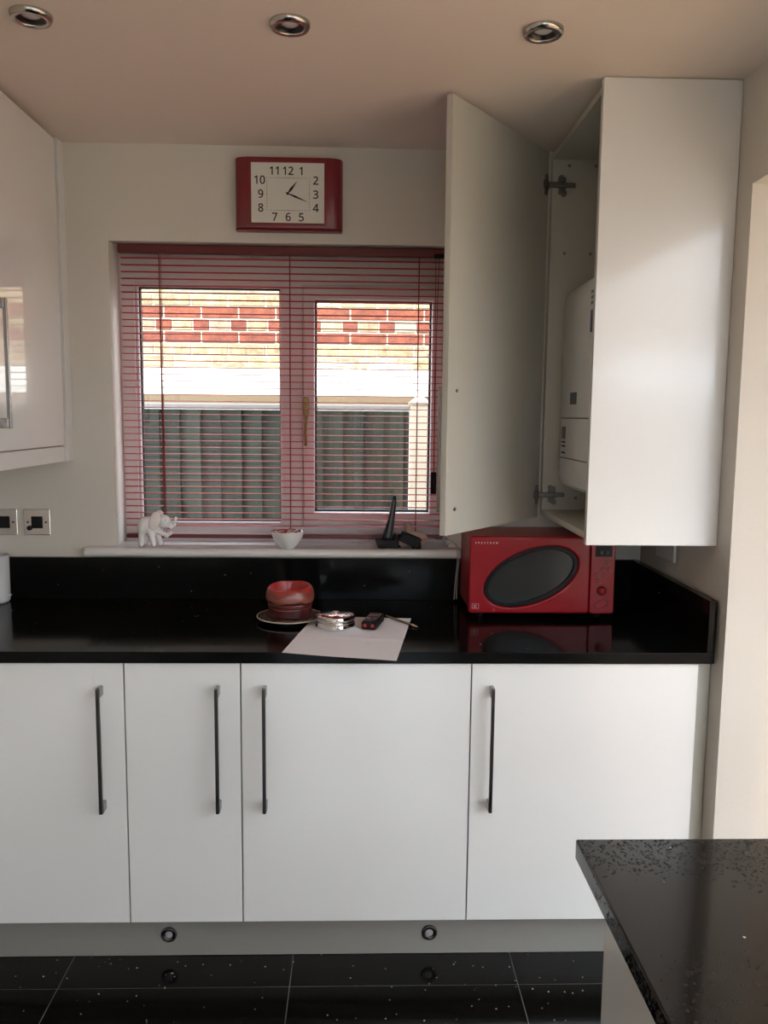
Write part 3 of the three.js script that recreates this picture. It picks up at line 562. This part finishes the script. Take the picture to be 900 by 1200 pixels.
{
  const body = (x, y, z) => {
    let d = elli(x, y, z, [0, 0.072, 0], [0.031, 0.0275, 0.024]);
    d = smin(d, elli(x, y, z, [-0.014, 0.066, 0], [0.018, 0.025, 0.021]), 0.010);
    for (const [a, b] of [[[-0.018, 0.056, 0.013], [-0.021, 0.010, 0.013]], [[-0.015, 0.056, -0.013], [-0.014, 0.010, -0.013]], [[0.010, 0.060, 0.012], [0.0185, 0.010, 0.013]], [[0.022, 0.058, -0.010], [0.034, 0.011, -0.013]]])
      d = smin(d, cap(x, y, z, a, b, 0.0115, 0.0085), 0.010);
    d = smin(d, cap(x, y, z, [0.024, 0.056, 0.006], [0.060, 0.039, 0.008], 0.010, 0.0075), 0.008);     // raised foreleg
    d = smin(d, cap(x, y, z, [0.060, 0.039, 0.008], [0.073, 0.046, 0.008], 0.0075, 0.006), 0.004);
    d = smin(d, elli(x, y, z, [0.050, 0.084, 0], [0.0225, 0.0215, 0.019]), 0.010);
    d = smin(d, cap(x, y, z, [0.060, 0.078, 0], [0.072, 0.067, 0], 0.012, 0.0075), 0.008);
    d = smin(d, cap(x, y, z, [0.072, 0.067, 0], [0.083, 0.072, 0], 0.0068, 0.0055), 0.005);             // trunk curls up
    d = smin(d, cap(x, y, z, [0.083, 0.072, 0], [0.0875, 0.083, 0], 0.0055, 0.0042), 0.004);
    d = smin(d, cap(x, y, z, [0.0875, 0.083, 0], [0.0895, 0.094, 0], 0.0042, 0.0045), 0.003);
    d = smin(d, cap(x, y, z, [-0.029, 0.078, 0], [-0.033, 0.055, 0.004], 0.003, 0.0022), 0.004);
    return Math.max(d, 0.0002 - y);
  };
  const ear = (s) => (x, y, z) => { const u = x - 0.026, v = y - 0.087, c = Math.cos(0.28), q = Math.sin(0.28), a = (u * c - v * q), b = (u * q + v * c); return elli(a, b, z - s * (0.0225 + 0.12 * Math.max(0, -u)), [0, 0, 0], [0.0175, 0.0315, 0.0042]) ; };
  const X = -0.981, Y = 1.0745, Z = 0.018, e = thing('elephant_figurine', 'white glazed elephant figurine with raised trunk on the sill', 'figurine', [X, Y, Z]);
  const put = (g) => g.translate(X, Y, Z);
  part(e, 'body', put(sdfMesh(body, 0.03, 0.058, 0, 0.075, 84)), M.ceramic);
  const pink = phys(C(0.80, 0.70, 0.66), 0.15, { clearcoat: 1, clearcoatRoughness: 0.06 });
  for (const s of [1, -1]) {
    part(e, 'ear', put(sdfMesh(ear(s), 0.026, 0.087, s * 0.023, 0.04, 44)), pink, 'pale pink ear');
    part(e, 'eye', put(ball(0.059, 0.089, s * 0.0155, 0.0022)), M.black);
  }
  part(e, 'mouth', put(ball(0.0665, 0.060, 0.006, 0.004, 0.0022, 0.003)), std(C(0.45, 0.10, 0.10), 0.4));
}

// ---------------------------------------------------------------- small bowl on the sill
{
  const x = -0.528, z = 0.036, y = 1.0745, b = thing('small_bowl', 'small white bowl with red patterned inside on the sill', 'bowl', [x, y, z]);
  part(b, 'outside', lathe([[0, 0.002], [0.020, 0.001], [0.022, 0.0], [0.024, 0.003], [0.038, 0.018], [0.049, 0.038], [0.0548, 0.056], [0.0535, 0.0572]], x, y, z), M.ceramic);
  const f = valueNoise(256, 34), h = valueNoise(256, 60), g = dataTex(256, (i, j) => { const s = f(i, j) * 0.6 + h(i, j) * 0.4; return s > 0.47 ? [150, 24, 38] : [226, 214, 206]; });
  part(b, 'inside', lathe([[0.0535, 0.0572], [0.047, 0.038], [0.036, 0.020], [0.022, 0.006], [0, 0.004]], x, y, z), phys(C(1, 1, 1), 0.15, { map: g, clearcoat: 1 }), 'red blossom pattern glaze');
}

// ---------------------------------------------------------------- cordless phone, adapter, toy, cable
{
  const x = -0.203, y = 1.0745, z = 0.0, p = thing('cordless_phone', 'black cordless phone standing in its charging base on the sill', 'phone', [x, y, z]);
  const s = new THREE.Shape(); s.moveTo(-0.030, 0); s.lineTo(0.036, 0); s.lineTo(0.037, 0.034); s.lineTo(0.026, 0.047); s.lineTo(0.018, 0.028); s.lineTo(-0.038, 0.024); s.lineTo(-0.042, 0.028); s.lineTo(-0.030, 0);
  const g = slab(s, -0.026, 0.026, 0.003); g.translate(x, y + 0.0003, z); part(p, 'charging_base', g, M.blackGloss);
  const h = new THREE.Shape(); h.moveTo(-0.018, 0.030); h.lineTo(0.016, 0.030); h.bezierCurveTo(0.020, 0.08, 0.026, 0.12, 0.0275, 0.163); h.bezierCurveTo(0.027, 0.176, 0.018, 0.176, 0.016, 0.165); h.bezierCurveTo(0.010, 0.12, -0.002, 0.075, -0.018, 0.030);
  const hg = slab(h, -0.023, 0.023, 0.004, 3); hg.translate(x, y, z); const hs = part(p, 'handset', hg, M.blackGloss);
  const st = new THREE.Shape(); st.moveTo(-0.003, 0.034); st.lineTo(0.005, 0.034); st.bezierCurveTo(0.012, 0.08, 0.019, 0.12, 0.0225, 0.160); st.lineTo(0.0185, 0.160); st.bezierCurveTo(0.013, 0.12, 0.006, 0.08, -0.003, 0.034);
  const sg = slab(st, 0.0228, 0.0245); sg.translate(x, y, z); part(hs, 'side_strip', sg, M.greyPlastic);
}
{
  const a = thing('power_adapter', 'black tilted plug adapter lying beside the phone base', 'adapter', [-0.130, 1.0745, 0.030]);
  const g = box(-0.034, 0.034, -0.0165, 0.0165, -0.020, 0.020, 0.004); g.rotateZ(-0.40); g.translate(-0.130, 1.1045, 0.030); part(a, 'body', g, M.black);
  const q = cyl(V(-0.158, 1.115, 0.030), V(-0.170, 1.1195, 0.030), 0.006, 0.004, 12); part(a, 'strain_relief', q, M.black);
  part(a, 'leg', cyl(V(-0.118, 1.0748, 0.030), V(-0.122, 1.092, 0.030), 0.004, 0.004, 10), M.black);
  part(a, 'plug', box(-0.110, -0.094, 1.0748, 1.094, 0.018, 0.042, 0.002), M.black);
  part(a, 'lead', tube([[-0.170, 1.1195, 0.030], [-0.176, 1.105, 0.028], [-0.170, 1.088, 0.024], [-0.160, 1.0785, 0.020], [-0.166, 1.0775, 0.014]], 0.0020, 24, 8), M.black);
}
{
  const t = thing('toy_figurine', 'small tan animal figurine behind the black adapter', 'figurine', [-0.118, 1.0745, -0.009]);
  const X = -0.118, Y = 1.0745, Z = -0.009, tan = phys(C(0.50, 0.33, 0.26), 0.45, {});
  const f = (x, y, z) => { let d = elli(x, y, z, [0.010, 0.026, 0], [0.040, 0.026, 0.011]); d = smin(d, cap(x, y, z, [-0.014, 0.030, 0], [-0.020, 0.056, 0], 0.009, 0.008), 0.01); d = smin(d, elli(x, y, z, [-0.018, 0.066, 0], [0.0115, 0.011, 0.010]), 0.006); d = smin(d, elli(x, y, z, [-0.026, 0.076, 0], [0.004, 0.006, 0.004]), 0.003); d = smin(d, elli(x, y, z, [-0.010, 0.076, 0], [0.004, 0.006, 0.004]), 0.003); return Math.max(d, 0.0002 - y); };
  part(t, 'body', sdfMesh(f, 0.008, 0.04, 0, 0.05, 64).translate(X, Y, Z), tan);
  for (const s of [-0.0215, -0.0135]) part(t, 'eye', ball(X + s, Y + 0.068, Z + 0.0095, 0.0014), M.black);
}
{
  const c = thing('white_cable', 'thin pale cables looping from the sill down behind the microwave', 'cable', [0.0, 1.0745, 0.03]);
  const pale = std(C(0.45, 0.38, 0.36), 0.6);
  part(c, 'strand', tube([[-0.092, 1.102, 0.010], [-0.065, 1.108, 0.02], [-0.035, 1.103, 0.03], [-0.005, 1.106, 0.04], [0.015, 1.095, 0.062], [0.022, 1.05, 0.068], [0.020, 0.98, 0.05], [0.016, 0.91, 0.05]], 0.0016, 60, 8), pale);
  part(c, 'strand', tube([[-0.04, 1.0765, 0.03], [-0.01, 1.090, 0.045], [0.012, 1.100, 0.062], [0.027, 1.07, 0.066], [0.026, 0.99, 0.045], [0.024, 0.91, 0.045]], 0.0016, 60, 8), pale);
}

// ---------------------------------------------------------------- white canister at the left end
{
  const x = -1.462, z = 0.072, r = 0.048, y = 0.9003, c = thing('canister', 'white cylindrical canister standing at the corner of the worktop', 'canister', [x, y, z]);
  part(c, 'body', lathe([[0, 0.001], [r - 0.008, 0.001], [r - 0.002, 0.004], [r, 0.010], [r + 0.001, 0.150], [r - 0.002, 0.154], [r - 0.006, 0.150], [r - 0.007, 0.140], [0, 0.140]], x, y, z, 56), M.canister);
  part(c, 'spout', merge([cyl(V(x + r - 0.002, y + 0.024, z + 0.004), V(x + r + 0.010, y + 0.026, z + 0.006), 0.0035, 0.002, 12)]), M.whitePlastic);
}

// ---------------------------------------------------------------- candle on its dish
{
  const x = -0.500, z = 0.285, y = 0.9003;
  const d = thing('glass_dish', 'round footed glass dish with brown rim under the candle', 'dish', [x, y, z]);
  part(d, 'foot', lathe([[0, 0.001], [0.050, 0.0005], [0.054, 0.002], [0.056, 0.007], [0.052, 0.010], [0, 0.010]], x, y, z), phys(C(0.05, 0.05, 0.05), 0.08, { clearcoat: 1 }));
  const f = valueNoise(256, 40), h = valueNoise(256, 13), t = dataTex(256, (i, j) => { const s = f(i, j) * 0.6 + h(i, j) * 0.4; return s > 0.55 ? [150, 122, 104] : s > 0.42 ? [112, 84, 70] : [74, 56, 50]; });
  const pl = part(d, 'plate', lathe([[0, 0.0102], [0.056, 0.0102], [0.080, 0.0112], [0.097, 0.0128], [0.0965, 0.0138], [0.078, 0.0139], [0.060, 0.0140], [0, 0.0140]], x, y, z, 64), phys(C(1, 1, 1), 0.2, { map: t, clearcoat: 0.8 }));
  part(pl, 'rim', new THREE.TorusGeometry(0.0968, 0.0015, 8, 72).rotateX(Math.PI / 2).translate(x, y + 0.0130, z), phys(C(0.72, 0.64, 0.56), 0.25, {}), 'cream rim');
  // candle: layers of dyed wax, melted hollow, uneven rim
  const c = thing('candle', 'red layered candle with sunken melted top on a dish', 'candle', [x, y + 0.0147, z]);
  const key = [[0, 0.0], [0.060, 0.0], [0.0625, 0.004], [0.063, 0.018], [0.0632, 0.025], [0.0618, 0.0275], [0.0645, 0.030], [0.0660, 0.038], [0.0645, 0.041], [0.0690, 0.045], [0.0712, 0.054], [0.0715, 0.063], [0.0700, 0.072], [0.0670, 0.0800], [0.0635, 0.0850], [0.0600, 0.0865], [0.0575, 0.0840], [0.0560, 0.076], [0.0520, 0.060], [0.034, 0.046], [0, 0.044]];
  const prof = [], RIM = 15 * 4; for (let k = 0; k < key.length - 1; k++) for (let q = 0; q < 4; q++) prof.push([0, 1].map((e) => key[k][e] + (key[k + 1][e] - key[k][e]) * q / 4)); prof.push(key.at(-1));
  const g = new THREE.LatheGeometry(prof.map(([r, h2]) => new THREE.Vector2(r, h2)), 72), p = g.attributes.position, col = new Float32Array(p.count * 3);
  const band = (h2, inside) => inside ? [0.40, 0.024, 0.020] : h2 < 0.027 ? [0.060, 0.007, 0.009] : h2 < 0.035 ? [0.15, 0.028, 0.026] : h2 < 0.041 ? [0.10, 0.014, 0.014] : h2 < 0.047 ? [0.045, 0.006, 0.006] : h2 < 0.064 ? [0.26, 0.085, 0.058] : h2 < 0.080 ? [0.21, 0.036, 0.028] : [0.40, 0.024, 0.020];
  for (let i = 0; i < p.count; i++) {
    const k = i % prof.length, a = Math.atan2(p.getZ(i), p.getX(i)), [r0, h0] = prof[k];
    const wob = 1 + 0.012 * Math.sin(3 * a + h0 * 40) + 0.008 * Math.sin(7 * a + 1);
    const top = Math.max(0, (h0 - 0.05) / 0.05), dip = top * (0.007 * Math.max(0, -Math.sin(a)) + 0.004 * Math.max(0, Math.cos(a - 0.3)) - 0.004 * Math.max(0, Math.cos(a - 2.0)) + 0.0015 * Math.sin(5 * a));
    p.setXYZ(i, p.getX(i) * wob, h0 + dip, p.getZ(i) * wob * (1 - 0.03 * top));
    col.set(band(h0 + 0.0035 * Math.sin(4 * a) + 0.002 * Math.sin(9 * a + 2), k >= RIM), 3 * i);
  }
  g.computeVertexNormals(); g.setAttribute('color', new THREE.BufferAttribute(col, 3)); g.translate(x, y + 0.0147, z);
  part(c, 'wax', g, phys(C(1, 1, 1), 0.32, { vertexColors: true, clearcoat: 0.4, clearcoatRoughness: 0.25 }));
  part(c, 'wick', tube([[x + 0.004, y + 0.062, z], [x + 0.004, y + 0.070, z], [x + 0.006, y + 0.075, z]], 0.0010, 8, 6), M.black);
}

// ---------------------------------------------------------------- paper and the things on it
{
  const s = thing('paper_sheet', 'white sheet of paper overhanging the worktop edge', 'paper', [-0.31, 0.9, 0.45]);
  const A = [-0.428, 0.243], B = [-0.138, 0.268], D = [-0.491, 0.630], E = [-0.201, 0.708], nu = 28, nv = 48, pos = [], uv = [], idx = [];
  for (let layer = 0; layer < 2; layer++) for (let j = 0; j <= nv; j++) for (let i = 0; i <= nu; i++) {
    const u = i / nu, v = j / nv, x = (A[0] * (1 - u) + B[0] * u) * (1 - v) + (D[0] * (1 - u) + E[0] * u) * v, z = (A[1] * (1 - u) + B[1] * u) * (1 - v) + (D[1] * (1 - u) + E[1] * u) * v;
    const over = Math.max(0, z - 0.612);
    let y = 0.9008 + 0.0016 * Math.exp(-Math.pow((v - 0.55) / 0.02, 2)) + 0.0008 * (1 + Math.sin(u * 5 + v * 3)) * Math.min(1, v * 2) + 0.02 * over;
    pos.push(x, y + (layer ? -0.0003 : 0), z); uv.push(u, v);
  }
  const n1 = (nu + 1) * (nv + 1), id = (i, j, l) => l * n1 + j * (nu + 1) + i;
  for (let j = 0; j < nv; j++) for (let i = 0; i < nu; i++) { const a = id(i, j, 0), b = id(i + 1, j, 0), c = id(i, j + 1, 0), d = id(i + 1, j + 1, 0); idx.push(a, c, b, b, c, d); const e = a + n1, f = b + n1, g = c + n1, h = d + n1; idx.push(e, f, g, f, h, g); }
  const edge = (a, b) => idx.push(a, b, a + n1, b, b + n1, a + n1);
  for (let i = 0; i < nu; i++) { edge(id(i + 1, 0, 0), id(i, 0, 0)); edge(id(i, nv, 0), id(i + 1, nv, 0)); }
  for (let j = 0; j < nv; j++) { edge(id(0, j, 0), id(0, j + 1, 0)); edge(id(nu, j + 1, 0), id(nu, j, 0)); }
  const g = new THREE.BufferGeometry(); g.setAttribute('position', new THREE.Float32BufferAttribute(pos, 3)); g.setAttribute('uv', new THREE.Float32BufferAttribute(uv, 2)); g.setIndex(idx); g.computeVertexNormals();
  const cv = document.createElement('canvas'); cv.width = 512; cv.height = 724; const c = cv.getContext('2d'); c.fillStyle = '#f6f3f6'; c.fillRect(0, 0, 512, 724); c.strokeStyle = '#8a8688'; c.lineWidth = 2.2;
  for (const [a, b, d2, e] of [[345, 474, 360, 486], [360, 486, 366, 480], [352, 380, 362, 362], [128, 470, 131, 474], [150, 468, 154, 470], [372, 396, 380, 378]]) { c.beginPath(); c.moveTo(a, b); c.lineTo(d2, e); c.stroke(); }
  const t = new THREE.CanvasTexture(cv); t.colorSpace = THREE.SRGBColorSpace; t.flipY = false;
  part(s, 'sheet', g, std(C(1, 1, 1), 0.75, { map: t, side: THREE.DoubleSide }));
}
{
  const x = -0.362, z = 0.385, y = 0.9035, R = 0.050;
  const t = thing('tape_measure', 'shiny chrome tape measure with cushion-shaped case on the paper', 'tape measure', [x, y, z]);
  const sq = (r, k) => { const s = new THREE.Shape(); for (let i = 0; i <= 72; i++) { const a = i / 72 * 2 * Math.PI, c = Math.cos(a), q = Math.sin(a), f = r / Math.pow(Math.pow(Math.abs(c), k) + Math.pow(Math.abs(q), k), 1 / k); i ? s.lineTo(c * f, q * f) : s.moveTo(c * f, q * f); } return s; };
  const layer = (r, k, a, b, bev) => { const g = slab(sq(r, k), a, b, bev, 4); g.rotateX(-Math.PI / 2); g.rotateY(Math.PI / 4 + 0.12); g.translate(x, y, z); return toCreasedNormals(g, 0.8); };
  part(t, 'lower_shell', layer(R, 3.2, 0.0, 0.0185, 0.007), M.chrome);
  part(t, 'middle_band', layer(R - 0.002, 3.2, 0.015, 0.023, 0.001), M.chrome);
  const up = part(t, 'upper_shell', layer(R, 3.2, 0.0195, 0.042, 0.010), M.chrome);
  part(up, 'top_button', lathe([[0.014, 0], [0.013, 0.004], [0.010, 0.0055], [0.004, 0.004], [0, 0.0035]], x, y + 0.0405, z, 32), M.chrome);
}
{
  const o = thing('laser_measure', 'small black laser distance meter with red trim on the paper', 'measuring tool', [-0.252, 0.9035, 0.365]);
  const put = (g) => { g.rotateY(-0.24); g.translate(-0.254, 0.9035, 0.360); return g; };
  const b = part(o, 'body', put(box(-0.0215, 0.0215, 0.0, 0.024, -0.056, 0.056, 0.005, 3)), M.black);
  part(b, 'screen', put(box(-0.0145, 0.0145, 0.0235, 0.0248, -0.046, -0.014, 0.001)), std(C(0.16, 0.17, 0.17), 0.25));
  const rt = new THREE.MeshStandardMaterial({ color: C(0.40, 0.03, 0.035), roughness: 0.4 });
  const k = rectShape(-0.0165, 0.0165, -0.052, 0.010, 0.006); k.holes.push(rectShape(-0.015, 0.015, -0.0505, 0.0085, 0.005, THREE.Path));
  const kg = slab(k, 0, 0.0012); kg.rotateX(Math.PI / 2); kg.translate(0, 0.0248, 0.010); part(b, 'red_trim', put(kg), rt);
  for (const [x, z] of [[-0.009, 0.012], [0.009, 0.012], [-0.009, 0.026], [0.009, 0.026], [0, 0.040]]) part(b, 'button', put(box(x - 0.005, x + 0.005, 0.0235, 0.0252, z - 0.004, z + 0.004, 0.001)), M.greyPlastic);
  for (const x of [-0.011, 0.011]) part(b, 'lens', put(cyl(V(x, 0.0125, 0.055), V(x, 0.0125, 0.0575), 0.0052, 0.005, 18)), rt, 'red lens');
}
{
  const a = V(-0.214, 0.9075, 0.262), b = V(-0.122, 0.9038, 0.385), at = (t) => a.clone().lerp(b, t), p = thing('pencil', 'dark and gold striped pencil crossing the paper corner', 'pencil', [a.x, a.y, a.z]);
  const gold = std(C(0.42, 0.30, 0.12), 0.4), body = part(p, 'barrel', cyl(at(0), at(0.80), 0.0036, 0.0036, 6), M.black);
  const side = V(-0.6, 0.55, 0.45).normalize().multiplyScalar(0.0026);
  part(body, 'gold_stripe', cyl(at(0.02).add(side), at(0.79).add(side), 0.0012, 0.0012, 8), gold);
  part(p, 'wood_tip', cyl(at(0.80), at(0.96), 0.0036, 0.0010, 12), std(C(0.62, 0.44, 0.28), 0.6));
  part(p, 'lead_tip', cyl(at(0.96), at(1.0), 0.0010, 0.0003, 8), M.black);
}

renderer.render(scene, camera);
